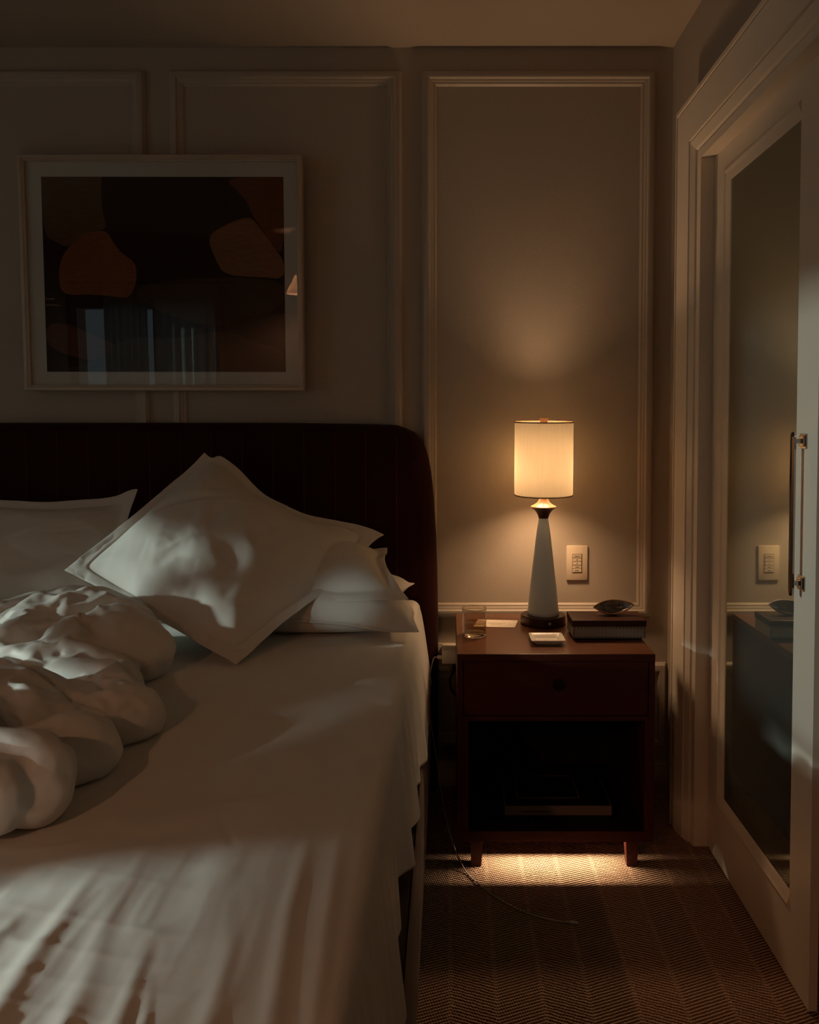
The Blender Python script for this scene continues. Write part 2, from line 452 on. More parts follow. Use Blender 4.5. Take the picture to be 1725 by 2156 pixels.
MB().box(XL - .022, XL - .018, -2.45, -1.80, 1.40, 2.42).obj('window_10', M['dimmer'], kind='structure')  # unseen sheet added to dim and soften the sun on the door
cur = thing('curtain', 'pale sheer curtains over the window reflected in the picture glass', 'curtain', (-2.6, YR + .08, 0.0))
for (x0, x1) in ((-3.05, -2.66), (-2.60, -2.02)):
    n = 60; P = np.zeros((n, 12, 3))
    t = np.linspace(0, 1, n)[:, None]; z = np.linspace(0.03, 2.2, 12)[None, :]
    P[..., 0] = x0 + (x1 - x0) * t; P[..., 1] = YR + .10 + .03 * np.sin(t * 40) * (1 - .2 * z); P[..., 2] = z
    MB().grid(P).obj('curtain_panel', M['sheer'], cur, smooth=180)
MB().tube([(-3.38, YR + .10, 2.22), (-1.9, YR + .10, 2.22)], .012, sub=1).obj('curtain_rod', M['bronze'], cur, smooth=60)

# added spot lights that throw daylight patches on the right pillow and sheet
for (src, dst, ang, en) in [((-2.84, YR + .16, 1.45), (-.305, -.580, .785), 2.7, 150), ((-2.84, YR + .16, 1.75), (-.30, -1.22, .68), 2.6, 60)]:
    sl = bpy.data.lights.new('added_patch_spot', 'SPOT'); so0 = bpy.data.objects.new('added_patch_spot', sl); COL.objects.link(so0)
    so0.location = src; so0.rotation_euler = (Vector(dst) - Vector(src)).to_track_quat('-Z', 'Y').to_euler()
    sl.energy = en; sl.color = (0.80, 1.0, 0.98); sl.spot_size = R(ang); sl.spot_blend = 1.0; sl.shadow_soft_size = .03

# wall panel mouldings on the back wall
PROF = [(0, 0), (0, .006), (.004, .010), (.008, .020), (.018, .024), (.027, .022), (.031, .014), (.036, .013), (.040, .009), (.046, .009), (.050, .004), (.052, 0)]
put_back = lambda a, b_, h: (a, -h, b_)
for i, (x0, x1, z0, z1) in enumerate([(-.0934, .716, .600, 2.502), (-.966, -.162, .600, 2.502), (-1.852, -1.048, .600, 2.502), (-.10, .770, .135, .440)]):
    MB().rectframe(x0, x1, z0, z1, PROF, put_back).obj('trim_%d' % (i + 1), M['trim'], kind='structure', smooth=35)
b = MB()
bp = [(0, 0), (.016, 0), (.016, .062), (.012, .066), (.012, .072), (.007, .083), (0, .085)]
vs = [(XL, -a, c) for a, c in bp] + [(XR, -a, c) for a, c in bp]; n = len(bp)
b.add(vs, [[k, (k + 1) % n, n + (k + 1) % n, n + k] for k in range(n)] + [list(range(n)), list(range(2 * n - 1, n - 1, -1))])
b.obj('baseboard_back', M['trim'], kind='structure')

# ------------------------------------------------------------------ closet door casing and mirrored door on the right wall
CZ = 1.185
cp = [(0, XR + .004), (0, .711), (.010, .711), (.0115, .719), (.0145, .719), (.016, .7125), (.060, .718), (.095, .7245), (.0965, .733), (.0995, .733), (.101, .7275), (.122, .737), (.127, .746), (.130, .746), (.1315, .741), (.135, .742), (.149, .746), (.149, XR + .10), (.02, XR + .10), (.02, XR + .004)]
b = MB()
b.rectframe(-2.30, -.285, -0.0, 2.251, [((d, d * CZ), h) for d, h in cp], lambda a, b_, h: (h, a, b_), u_shape=True)
b.obj('trim_5', M['door'], kind='structure', smooth=25)

door = bpy.data.objects.new('door_1', None); COL.objects.link(door); door.location = (.80, -.80, 0); door['_w'] = (.80, -.80, 0)
door['kind'] = 'structure'; door['label'] = 'cream closet door with tall grey mirror panel and nickel pull handle'
DY0, DY1, DX0, DX1 = -1.149, -.436, .787, .806
MY0, MY1, MZ0, MZ1 = -1.040, -.528, .171, 2.011     # outer edge of the moulding round the mirror
b = MB()
b.box(DX0, DX1, MY1, DY1, .006, 2.10); b.box(DX0, DX1, DY0, MY0, .006, 2.10)
b.box(DX0, DX1, MY0, MY1, .006, MZ0); b.box(DX0, DX1, MY0, MY1, MZ1, 2.10)
b.obj('door_panel', M['door'], door)
mp = [(-.002, 0), (.002, .004), (.010, .0065), (.016, .004), (.020, .002), (.034, -.001), (.040, -.004), (.040, -.0055), (-.002, -.0055)]
# a far-side stile moulding: three sides show, the near side is flush
b = MB().rectframe(MZ0, MZ1, MY0 + .0005, MY1, [((d, d), h) for d, h in mp], lambda a, b_, h: (DX0 - h, b_, a), u_shape=True)
b.obj('moulding', M['door'], door, smooth=30)
MB().box(DX0 + .004, DX0 + .010, MY0, MY1 - .03, MZ0 + .03, MZ1 - .03).obj('mirror', M['mirror'], door)['label'] = 'tall grey mirror glass'
# pull handle: fluted bar on two square mounts
b = MB(); HX, HY = .7625, -1.082
bar = [(.0035, .908), (.0058, .914), (.0066, .920), (.0066, 1.260), (.0058, 1.266), (.0035, 1.272)]
b.lathe(bar, (HX, HY, 0), 8)
hd = b.obj('handle', M['nickel'], door, smooth=25); hd['label'] = 'polished nickel pull handle'
for z in (1.252, .936):
    b = MB(); b.box(.7835, .7875, HY - .0165, HY + .0165, z - .0165, z + .0165, .001); b.box(.779, .784, HY - .012, HY + .012, z - .012, z + .012, .001)
    b.box(HX, .782, HY - .005, HY + .005, z - .005, z + .005, .001)
    b.obj('handle_mount', M['nickel'], hd)

# ================================================================== PICTURE
P_TL, P_TR = Vector((-1.4579, -0.085, 2.1928)), Vector((-0.5003, -0.085, 2.1928))
P_BL, P_BR = Vector((-1.4602, -0.060, 1.3996)), Vector((-0.4930, -0.060, 1.3976))
pic = thing('framed_picture', 'wide framed abstract painting in browns with white mat above the headboard', 'picture', (-.985, -.034, 1.40))
ex = ((P_TR - P_TL) + (P_BR - P_BL)).normalized(); ez = ((P_TL - P_BL) + (P_TR - P_BR)); ez = (ez - ex * ez.dot(ex)).normalized(); en = ex.cross(ez)   # en points to -y
en = en if en.y < 0 else -en
PO = (P_TL + P_TR + P_BL + P_BR) / 4; PW = .963; PH = .797
pput = lambda a, b_, h: tuple(PO + ex * a + ez * b_ + en * (h - .022))
b = MB().rectframe(-PW / 2, PW / 2, -PH / 2, PH / 2, [(0, -.012), (0, .018), (.003, .022), (.013, .022), (.016, .017), (.019, .017), (.021, .012), (.021, -.012)], pput)
b.obj('frame', M['silverframe'], pic, smooth=20)
IW, IH = PW / 2 - .018, PH / 2 - .018
AX0, AX1, AZ0, AZ1 = -PW / 2 + .073, PW / 2 - .066, -PH / 2 + .066, PH / 2 - .071
b = MB()
b.add([pput(-IW, -IH, .002), pput(IW, -IH, .002), pput(IW, IH, .002), pput(-IW, IH, .002), pput(AX0, AZ0, .002), pput(AX1, AZ0, .002), pput(AX1, AZ1, .002), pput(AX0, AZ1, .002),
       pput(-IW, -IH, 0), pput(IW, -IH, 0), pput(IW, IH, 0), pput(-IW, IH, 0)],
      [[0, 1, 5, 4], [1, 2, 6, 5], [2, 3, 7, 6], [3, 0, 4, 7], [8, 9, 10, 11]])
b.obj('mat_board', M['matboard'], pic)
acol = [(.020, .006, .003), (.105, .050, .024), (.19, .060, .024), (.20, .088, .042), (.13, .036, .015), (.055, .026, .012), (.10, .032, .014), (.050, .025, .014), (.30, .17, .09)]
amats = [mat('paint', c, .8, .1, vary=(40, .45, (1, 1, 6))) for c in acol]
shapes = [
    (1, [(193, 217), (510, 217), (508, 300), (512, 400), (540, 480), (490, 500), (400, 520), (330, 590), (270, 555), (205, 525)]),
    (4, [(1140, 220), (1460, 220), (1468, 640), (1400, 560), (1340, 470), (1290, 400), (1280, 360), (1230, 300)]),
    (5, [(690, 780), (1000, 740), (1470, 745), (1475, 880), (1390, 930), (1200, 965), (1180, 1000), (1000, 990), (700, 870)]),
    (6, [(215, 980), (330, 985), (450, 1040), (600, 1100), (620, 1180), (480, 1190), (218, 1120)]),
    (7, [(620, 1050), (900, 1070), (1180, 1010), (1300, 1080), (1482, 1120), (1482, 1242), (222, 1238), (480, 1195)]),
    (2, [(400, 520), (490, 495), (545, 505), (570, 560), (620, 620), (685, 660), (695, 720), (690, 780), (655, 855), (560, 840), (450, 830), (320, 835), (285, 790), (285, 680), (320, 600)]),
    (3, [(1060, 530), (1150, 470), (1250, 430), (1300, 430), (1370, 520), (1430, 600), (1470, 660), (1470, 750), (1350, 740), (1155, 730), (1110, 650)]),
    (8, [(212, 852), (262, 852), (262, 857), (212, 857)]), (8, [(215, 884), (290, 886), (290, 890), (215, 888)]),
]
b = MB(); b.add([pput(AX0, AZ0, .0025), pput(AX1, AZ0, .0025), pput(AX1, AZ1, .0025), pput(AX0, AZ1, .0025)], [[0, 1, 2, 3]], 0)
for li, (mi, pts) in enumerate(shapes):
    q = []
    for (x, y) in pts:
        u = min(max((x - 193 - (y - 217) * .0255) / 1266, 0), 1); v = min(max((y - 218) / 1022, 0), 1)
        q.append((u, v))
    if len(q) > 5:                                                   # round the outline off
        for _ in range(2):
            r = []
            for i in range(len(q)):
                a, c = q[i], q[(i + 1) % len(q)]
                edge = lambda p: p[0] in (0, 1) or p[1] in (0, 1)
                r.append(a if edge(a) else (a[0] * .75 + c[0] * .25, a[1] * .75 + c[1] * .25))
                r.append(c if edge(c) else (a[0] * .25 + c[0] * .75, a[1] * .25 + c[1] * .75))
            q = r
    b.add([pput(AX0 + (AX1 - AX0) * u, AZ1 - (AZ1 - AZ0) * v, .0028 + .0001 * li) for u, v in q], [list(range(len(q)))], mi)
b.obj('artwork', amats, pic)
b = MB(); b.add([pput(-IW, -IH, .008), pput(IW, -IH, .008), pput(IW, IH, .008), pput(-IW, IH, .008)], [[0, 1, 2, 3]]); b.obj('glass', M['picglass'], pic)

# ================================================================== BED
bed = thing('bed', 'wide bed with dark brown channel-tufted velvet headboard and velvet side rails', 'bed', (-1.1, -1.1, 0))
# headboard: rounded board with vertical channels
HBX0, HBX1, HBY, HBT = -2.16, -.036, -.075, 1.287


def hb_right(z):
    K = 1.018
    pts = [(0.0, -.036), (.63, -.0365), (.78, -.039), (.90, -.043), (1.00, -.049), (1.06, -.053), (1.12, -.060), (1.165, -.068), (1.205, -.080), (1.235, -.096), (1.258, -.118), (1.270, -.140), (1.278, -.170)]
    return K * float(np.interp(1.3 + (z - 1.3) / K, [p[0] for p in pts], [p[1] for p in pts]))


def hb_top(x):
    d = [( -.170, 1.2785), (-.20, 1.2815), (-.26, 1.2835), (-.34, 1.285), (-.6, 1.2885), (-2.2, 1.2885)]
    return float(np.interp(-x, [-p[0] for p in d], [p[1] for p in d]))


outl = [(hb_right(z), z) for z in np.linspace(0.0, 1.278, 60)] + [(x, hb_top(x)) for x in np.linspace(-.18, -1.1, 40)]
outl = outl + [(-2.196 - x, z) for x, z in outl[::-1]]
seams = [-2.0437 - .04 + .10385 * 1.018 * k + .0017 for k in range(19)]
b = MB(); n = len(outl)
cx, cz = -1.098, .62
layers = [(0.0, -.022), (0.0, HBY + .046), (.004, HBY + .032), (.012, HBY + .018), (.024, HBY + .008), (.038, HBY + .002), (.054, HBY)]
vs = []
for ins, y in layers:
    for x, z in outl:
        dx, dz = cx - x, cz - z
        sx = math.copysign(min(ins, abs(dx)), dx) if z < 1.15 or abs(dx) > .9 else 0
        szz = -ins if z > 1.0 else 0
        vs.append((x + sx * (1 if z < 1.2 else .5), y, max(z + szz, 0)))
fs = [[i * n + k, i * n + (k + 1) % n, (i + 1) * n + (k + 1) % n, (i + 1) * n + k] for i in range(len(layers) - 1) for k in range(n)]
fs.append([(len(layers) - 1) * n + k for k in range(n)]); fs.append(list(range(n))[::-1])
b.add(vs, fs); hbo = b.obj('headboard', M['velvet'], bed, smooth=40)
b = MB()
for x in seams:
    zt = min(hb_top(x), 1.287) - .033
    b.tube([(x, HBY - .0005, .3), (x, HBY - .0005, zt)], .0016, n=6, sub=1)
b.obj('seam', M['velvet_seam'], hbo)
# side rails and mattress
b = MB(); n = 40; ny = 120
P = np.zeros((n, ny, 3)); t = np.linspace(0, 1, n)[:, None]; yy = np.linspace(-.08, -2.62, ny)[None, :]
zz = .035 + .355 * t
bulge = .012 * np.sin(np.pi * t) ** .6
dv = yy * 5.2 - t * 2.2 - .9 * t * t
fold = .0035 * ridged(dv * 3.2, yy * 1.2, seed=3) * np.sin(np.pi * t)
P[..., 0] = -.072 + bulge - fold * 1.6; P[..., 1] = yy; P[..., 2] = zz
b.grid(P)
b.box(-.16, -.076, -2.62, -.08, .035, .385)
b.obj('side_rail', M['rail'], bed, smooth=50)
b = MB(); b.box(-2.125, -2.04, -2.62, -.08, .035, .385, .012); b.obj('side_rail', M['rail'], bed, smooth=40)
b = MB(); b.box(-2.12, -.076, -2.68, -2.60, .035, .40, .012); b.obj('foot_rail', M['rail'], bed, smooth=40)
b = MB(); b.box(-2.03, -.112, -2.58, -.085, .36, .664, .03, seg=4); b.obj('mattress', M['sheet'], bed, smooth=40)
for x in (-.14, -2.06):
    for y in (-.25, -2.5):
        MB().box(x - .03, x + .03, y - .03, y + .03, 0, .04).obj('leg', M['wood_in'], bed)

# ------------------------------------------------------------------ sheet: top of the bed and the hem hanging over the near side
MT = .68
hem = [(-.09, -.060), (-.55, -.058), (-.74, -.0565), (-.80, -.075), (-.886, -.070), (-.93, -.082), (-1.08, -.064), (-1.18, -.090), (-1.29, -.064), (-1.40, -.104), (-1.516, -.081), (-1.56, -.088), (-1.61, -.080), (-1.71, -.063), (-1.82, -.085), (-1.95, -.06), (-2.1, -.09), (-2.3, -.065), (-2.6, -.08)]
hy = np.array([-h[0] for h in hem]); hx = np.array([h[1] for h in hem])
ny = 560; yv = np.linspace(.09, 2.60, ny)
hemx = np.interp(yv, hy, hx)
ker = np.exp(-np.linspace(-2, 2, 9) ** 2); ker /= ker.sum()
hemx = np.convolve(np.pad(hemx, 4, mode='edge'), ker, 'valid')
hemz = .405 + .55 * (-.066 - hemx).clip(-.02, .05) + .012 * vnoise(yv * 5, 0, seed=5)
EDGE = -.100
# profile parameter s: -1.95..0 over the top (x), 0..1 rounding and drape
xs_top = np.concatenate([np.linspace(-2.02, -1.1, 60)[:-1], np.linspace(-1.1, EDGE - .03, 200)])
nt_ = len(xs_top); nd = 50
S = np.zeros((nt_ + nd, ny, 3))
X, Y = np.meshgrid(xs_top, -yv, indexing='ij')


def fold_line(X, Y, pts, w, h):
    """a soft ridge along a polyline in the bed plane; w, h scalars or (start, end)"""
    best = np.full(X.shape, 9.0); tt = np.zeros(X.shape)
    L = len(pts) - 1
    for i in range(L):
        ax, ay = pts[i]; bx, by = pts[i + 1]; dx, dy = bx - ax, by - ay
        t = np.clip(((X - ax) * dx + (Y - ay) * dy) / (dx * dx + dy * dy), 0, 1)
        d = np.hypot(X - ax - t * dx, Y - ay - t * dy)
        m_ = d < best; best = np.where(m_, d, best); tt = np.where(m_, (i + t) / L, tt)
    f = lambda q: q[0] + (q[1] - q[0]) * tt if isinstance(q, tuple) else q
    fade = smooth(tt / .45)
    return f(h) * np.exp(-(best / f(w)) ** 2) * fade


Z = np.full(X.shape, MT)
Z += .0026 * vnoise(X * 5, Y * 2.4, seed=11) + .0016 * vnoise(X * 14, Y * 5, seed=12)
# fine crinkles, stronger towards the camera end
near = smooth((-Y - 1.45) / .4)
wx = X + .03 * vnoise(X * 6, Y * 5, seed=21)
Z += near * (.0022 * (ridged(wx * 11, Y * 1.7, seed=13) - .3) + .0012 * vnoise(wx * 26, Y * 5, seed=14)) * smooth((-.12 - X) / .12)
Z += near * .0007 * (ridged((Y + .25 * X) * 20, X * 4.5, seed=18) - .3) * smooth((-.15 - X) / .15)
Z += near * .0006 * (ridged(wx * 34, Y * 9, seed=19) - .3) * smooth((-.15 - X) / .15)
Z += (1 - near) * .0012 * (ridged(wx * 9, Y * 4, seed=17) - .3)
Z += .0012 * near * (ridged(X * 5 + Y * 2.5, (Y - X * .35) * 16, seed=15) - .3) * smooth((-.2 - X) / .15)
for pts, wd, h in [
        ([(-.485, -1.76), (-.482, -1.86), (-.483, -1.98), (-.468, -2.16), (-.45, -2.45)], (.010, .018), (.004, .008)),
        ([(-.440, -1.80), (-.425, -1.90), (-.405, -2.02), (-.385, -2.15), (-.37, -2.4)], (.012, .020), (.003, .007)),
        ([(-.36, -1.90), (-.352, -2.0), (-.335, -2.12), (-.32, -2.4)], (.008, .014), (.003, .007)),
        ([(-.335, -2.00), (-.315, -2.08), (-.29, -2.2), (-.27, -2.4)], (.003, .007), (.003, .006)),
        ([(-.275, -1.86), (-.255, -1.98), (-.245, -2.12), (-.24, -2.4)], (.010, .016), (.003, .007)),
        ([(-.53, -1.84), (-.545, -1.96), (-.55, -2.1), (-.55, -2.4)], (.008, .012), (.003, .006)),
        ([(-.40, -2.05), (-.392, -2.12), (-.38, -2.3)], (.006, .010), (.003, .006)),
        ([(-.21, -1.62), (-.20, -1.9), (-.17, -2.2)], .012, (.004, .009)),
        ([(-.165, -1.60), (-.15, -1.9), (-.13, -2.2)], .010, (.004, .009)),
        ([(-.37, -1.62), (-.33, -1.70), (-.315, -1.73)], .006, -.003),
        ([(-.14, -.85), (-.125, -.97), (-.115, -1.05)], .008, -.004),
        ([(-.20, -1.10), (-.15, -1.12), (-.12, -1.16)], .016, -.003),
        ([(-.62, -1.62), (-.45, -1.68), (-.33, -1.60), (-.22, -1.58)], .030, .006)]:
    Z += .62 * fold_line(X, Y, pts, wd, h)
S[:nt_, :, 0] = X; S[:nt_, :, 1] = Y; S[:nt_, :, 2] = Z
zend = Z[-1]
side_n = vnoise(yv * 22, 0, seed=31) * .55 + vnoise(yv * 48, 3, seed=32) * .3
for k in range(nd):
    t = (k + 1) / nd
    if t < .22:
        a = t / .22 * math.pi / 2
        x = EDGE - .03 + .030 * math.sin(a); z = zend - .030 * (1 - math.cos(a)); x = np.full(ny, x)
    else:
        q = (t - .22) / .78
        x = EDGE + (hemx - EDGE) * q ** .8; z = (MT - .030) + (hemz - MT + .030) * q
        x = np.maximum(x, EDGE - .004)
    amp = .0042 * smooth(t / .3) * (1 - .5 * t)
    x = x + amp * (np.abs(side_n) ** .8 * np.sign(side_n))
    S[nt_ + k, :, 0] = x; S[nt_ + k, :, 1] = -yv; S[nt_ + k, :, 2] = z
b = MB(); b.grid(S); sheet = b.obj('bed_sheet', M['sheet'], smooth=180)
so = sheet.modifiers.new('thickness', 'SOLIDIFY'); so.thickness = .0012; so.offset = -1
tag(sheet, 'rumpled white cotton sheet over the mattress with a wavy hem hanging at the side', 'sheet')


# ------------------------------------------------------------------ pillows
def pillow(name, label, corners, h_front, h_back, flange=.045, edges=None, wr=None, seed=0, N=110, power=.5, bumps=(), cloth=None):
    """corners: TL, TR, BR, BL as seen from the front. edges: dict side -> list of (t, offset vec)"""
    TL, TR, BR, BL = [np.array(c, float) for c in corners]
    u = np.linspace(0, 1, N); U, V = np.meshgrid(u, u, indexing='ij')    # U left->right, V bottom->top
    U3, V3 = U[..., None], V[..., None]
    P = (1 - V3) * ((1 - U3) * BL + U3 * BR) + V3 * ((1 - U3) * TL + U3 * TR)
    sizeu = np.linalg.norm(TR - TL); sizev = np.linalg.norm(TL - BL)
    nrm = np.cross((TR - TL) + (BR - BL), (TL - BL) + (TR - BR)); nrm /= np.linalg.norm(nrm)
    if nrm[1] > 0 and abs(nrm[1]) > .3: nrm = -nrm
    if abs(nrm[1]) <= .3 and nrm[2] < 0: nrm = -nrm
    ctr = (TL + TR + BL + BR) / 4
    # edges pulled in between the corners
    a = 2 * U - 1; c = 2 * V - 1
    pin = .045
    P += (ctr - P) * (pin * ((1 - a ** 2) * np.abs(c) ** 3 + (1 - c ** 2) * np.abs(a) ** 3))[..., None]
    for side, t0, wd, off in (edges or []):
        tt, dd = {'T': (U, 1 - V), 'B': (U, V), 'L': (V, U), 'R': (V, 1 - U)}[side]
        wgt = np.exp(-((tt - t0) / wd) ** 2) * np.exp(-(dd / .28) ** 2)
        P += wgt[..., None] * np.array(off)
    fu, fv = 1 - 2 * flange / sizeu, 1 - 2 * flange / sizev
    au = np.clip(1 - (a / fu) ** 2, 0, 1); cv = np.clip(1 - (c / fv) ** 2, 0, 1)
    T = (au * cv) ** power
    ins = smooth(au * 3) * smooth(cv * 3)
    s = seed * 17
    # wrinkles run in from the seams, soft waves in the middle
    edge_d = np.minimum(np.minimum(1 - np.abs(a), 1 - np.abs(c)), 1)
    wv_u = ridged(U * sizeu * 17, V * sizev * 4, seed=s + 1) * np.exp(-((1 - np.abs(c)) / .30) ** 2)
    wv_v = ridged(U * sizeu * 4, V * sizev * 17, seed=s + 2) * np.exp(-((1 - np.abs(a)) / .30) ** 2)
    dgx = (U + V * .6) * 5; dgy = (V - U * .5) * 11
    mid = ridged(dgx + .5 * vnoise(U * 4, V * 4, seed=s + 9), dgy, seed=s + 3)
    W = -.0018 * (wv_u + wv_v) * ins + .0026 * mid * ins + .010 * vnoise(U * 4.2, V * 4.2, seed=s + 4) * ins + .0022 * vnoise(U * 15, V * 15, seed=s + 5) * ins
    if wr: W = W * wr
    for (bu, bv, du, dv, rot, hh) in bumps:
        x_, y_ = (U - bu) * sizeu, (V - bv) * sizev
        xr = x_ * math.cos(rot) + y_ * math.sin(rot); yr = -x_ * math.sin(rot) + y_ * math.cos(rot)
        W = W + hh * np.exp(-(xr / du) ** 2 - (yr / dv) ** 2) * ins
    fl = .0025 + .004 * np.abs(vnoise(U * 9, V * 9, seed=s + 6)) * (1 - ins)
    wob = .005 * vnoise(U * 7, V * 7, seed=s + 7) * (1 - ins) + .010 * vnoise(U * 3, V * 3, seed=s + 8) * (1 - ins)
    rim = (edge_d < 1e-6)
    F = P + nrm * (h_front * T + W + wob + np.where(rim, 0, .0014))[..., None]
    B_ = P + nrm * (-h_back * T + wob - np.where(rim, 0, .0014))[..., None]
    b = MB(); b.grid(F); b.grid(B_, flip=True)
    o = b.obj(name, M['sheet'], smooth=180)
    bm = bmesh.new(); bm.from_mesh(o.data); bmesh.ops.remove_doubles(bm, verts=bm.verts[:], dist=.0004); bmesh.ops.recalc_face_normals(bm, faces=bm.faces[:]); bm.to_mesh(o.data); bm.free()
    if cloth: settle(o, *cloth)
    return tag(o, label, 'pillow', 'white pillows on the bed')


pillow('pillow', 'white pillow leaning on the headboard at far left behind the duvet',
       [(-1.72, -.235, 1.045), (-1.005, -.245, 1.062), (-1.00, -.50, .735), (-1.72, -.52, .735)], .085, .07, flange=.045, seed=2, N=56, wr=.35, cloth=(.025, .5, 12, .4),
       edges=[('T', .62, .25, (0, 0, -.018)), ('T', .97, .06, (0, 0, .012))])
pillow('pillow', 'lowest white pillow lying flat on the sheet at the right under another pillow',
       [(-.86, -.20, .755), (-.115, -.20, .765), (-.096, -.615, .735), (-.86, -.600, .735)], .090, .065, flange=.02, seed=3, N=56, wr=.35, cloth=(.025, .5, 12, .5), power=.42,
       edges=[('R', .25, .12, (.012, 0, -.012)), ('R', .02, .05, (.010, 0, -.028)), ('R', .55, .2, (-.02, 0, .015))])
pillow('pillow', 'white pillow lying on top of another pillow at the right with its corner flap hanging',
       [(-.86, -.19, .840), (-.205, -.20, .880), (-.122, -.585, .800), (-.86, -.54, .745)], .100, .055, flange=.038, seed=5, N=56, wr=.35, cloth=(.025, .5, 14, .6), power=.5,
       edges=[('R', .5, .22, (-.015, 0, .02)), ('R', .02, .05, (.006, -.01, -.006))])
pillow('pillow', 'large square white pillow with flanged edge tilted on its corner in the middle',
       [(-1.085, -.575, .862), (-.803, -.205, 1.212), (-.213, -.250, .930), (-.532, -.865, .694)], .115, .13, flange=.040, seed=9, N=68, wr=.35, cloth=(.024, .6, 12, .45), power=.6,
       edges=[('T', .97, .06, (0, 0, 0)), ('R', .36, .17, (-.026, -.0, -.044)), ('R', .62, .15, (-.020, 0, -.042)), ('R', .97, .05, (.012, -.015, -.03)), ('B', .35, .25, (-.0, 0, -.012)), ('B', .62, .20, (.02, -.01, -.012)), ('B', .97, .06, (0, 0, .0))],
       bumps=[(.52, .80, .15, .018, -.95, -.018), (.46, .45, .2, .03, -.6, -.004)])


# ------------------------------------------------------------------ duvet: bunched folds as one surface (signed distance, meshed by surface nets)
def surface_nets(F, origin, h):
    nx, ny_, nz = F.shape
    ins = F < 0
    c = np.zeros((nx - 1, ny_ - 1, nz - 1), np.int32)
    for dx in (0, 1):
        for dy in (0, 1):
            for dz in (0, 1): c += ins[dx:nx - 1 + dx, dy:ny_ - 1 + dy, dz:nz - 1 + dz]
    act = (c > 0) & (c < 8); idx = -np.ones(c.shape, np.int64); cells = np.argwhere(act); idx[act] = np.arange(len(cells))
    acc = np.zeros((len(cells), 3)); cnt = np.zeros(len(cells))
    i, j, k = cells.T
    cor = [(0, 0, 0), (1, 0, 0), (0, 1, 0), (1, 1, 0), (0, 0, 1), (1, 0, 1), (0, 1, 1), (1, 1, 1)]
    for a in range(8):
        for b_ in range(a + 1, 8):
            if sum(abs(cor[a][q] - cor[b_][q]) for q in range(3)) != 1: continue
            fa = F[i + cor[a][0], j + cor[a][1], k + cor[a][2]]; fb = F[i + cor[b_][0], j + cor[b_][1], k + cor[b_][2]]
            cr = (fa < 0) != (fb < 0); t = np.where(cr, fa / np.where(cr, fa - fb, 1), 0)
            for q in range(3): acc[:, q] += np.where(cr, cor[a][q] + t * (cor[b_][q] - cor[a][q]), 0)
            cnt += cr
    V = (cells + acc / cnt[:, None]) * h + origin
    faces = []
    for ax in range(3):
        o1, o2 = [(1, 2), (2, 0), (0, 1)][ax]
        sl = [slice(None)] * 3; sl2 = [slice(None)] * 3; sl[ax] = slice(0, -1); sl2[ax] = slice(1, None)
        ch = ins[tuple(sl)] != ins[tuple(sl2)]; e = np.argwhere(ch)
        ok = np.all([(e[:, q] >= 1) & (e[:, q] < F.shape[q] - 1) for q in (o1, o2)], axis=0); e = e[ok]
        sgn = ins[tuple(sl)][tuple(e.T)]
        def cell(d1, d2):
            g = e.copy(); g[:, o1] -= d1; g[:, o2] -= d2; return idx[tuple(g.T)]
        q = np.stack([cell(1, 1), cell(0, 1), cell(0, 0), cell(1, 0)], 1)
        q[~sgn] = q[~sgn][:, ::-1]
        faces.append(q[(q >= 0).all(1)])
    return V, np.concatenate(faces)


def capsule(X, Y, Z, pts, r):
    """union of tapered capsules along a polyline; r per point"""
    best = np.full(X.shape, 9.0)
    for i in range(len(pts) - 1):
        a = np.array(pts[i]); d = np.array(pts[i + 1]) - a
        t = np.clip(((X - a[0]) * d[0] + (Y - a[1]) * d[1] + (Z - a[2]) * d[2]) / d.dot(d), 0, 1)
        dist = np.sqrt((X - a[0] - t * d[0]) ** 2 + (Y - a[1] - t * d[1]) ** 2 + (Z - a[2] - t * d[2]) ** 2)
        best = np.minimum(best, dist - (r[i] + (r[i + 1] - r[i]) * t))
    return best


def smin(a, b_, k):
    h = np.clip(.5 + .5 * (b_ - a) / k, 0, 1); return b_ + (a - b_) * h - k * h * (1 - h)


h = .0135
gx = np.arange(-1.58, -.50, h); gy = np.arange(-2.00, -.62, h); gz = np.arange(.645, .985, h)
GX, GY, GZ = [a.astype(np.float32) for a in np.meshgrid(gx, gy, gz, indexing='ij')]
wbx = GX + .022 * vnoise(GX * 7, GY * 7, GZ * 7, seed=41); wby = GY + .022 * vnoise(GX * 7, GY * 7, GZ * 7, seed=42)


def lobe(pts, r, squash=1.0):
    """tapered capsule along a polyline -> distance, run along it, angle round it"""
    best = np.full(GX.shape, 9.0, np.float32); run = np.zeros_like(best); ang = np.zeros_like(best); s0 = 0.0
    for i in range(len(pts) - 1):
        a = np.array(pts[i]); d = np.array(pts[i + 1]) - a; L = np.linalg.norm(d); u = d / L
        side = np.cross(u, (0, 0, 1)); side /= np.linalg.norm(side); up = np.cross(side, u)
        rx, ry, rz = wbx - a[0], wby - a[1], GZ - a[2]
        t = (rx * u[0] + ry * u[1] + rz * u[2]) / L
        e1 = rx * side[0] + ry * side[1] + rz * side[2]; e2 = (rx * up[0] + ry * up[1] + rz * up[2]) * squash
        tc = np.clip(t, 0, 1); ax_ = (t - tc) * L
        d_ = np.sqrt(e1 * e1 + e2 * e2 + ax_ * ax_) - (r[i] + (r[i + 1] - r[i]) * tc)
        m_ = d_ < best
        best = np.where(m_, d_, best); run = np.where(m_, s0 + t * L, run); ang = np.where(m_, np.arctan2(e2, e1), ang); s0 += L
    return best, run, ang


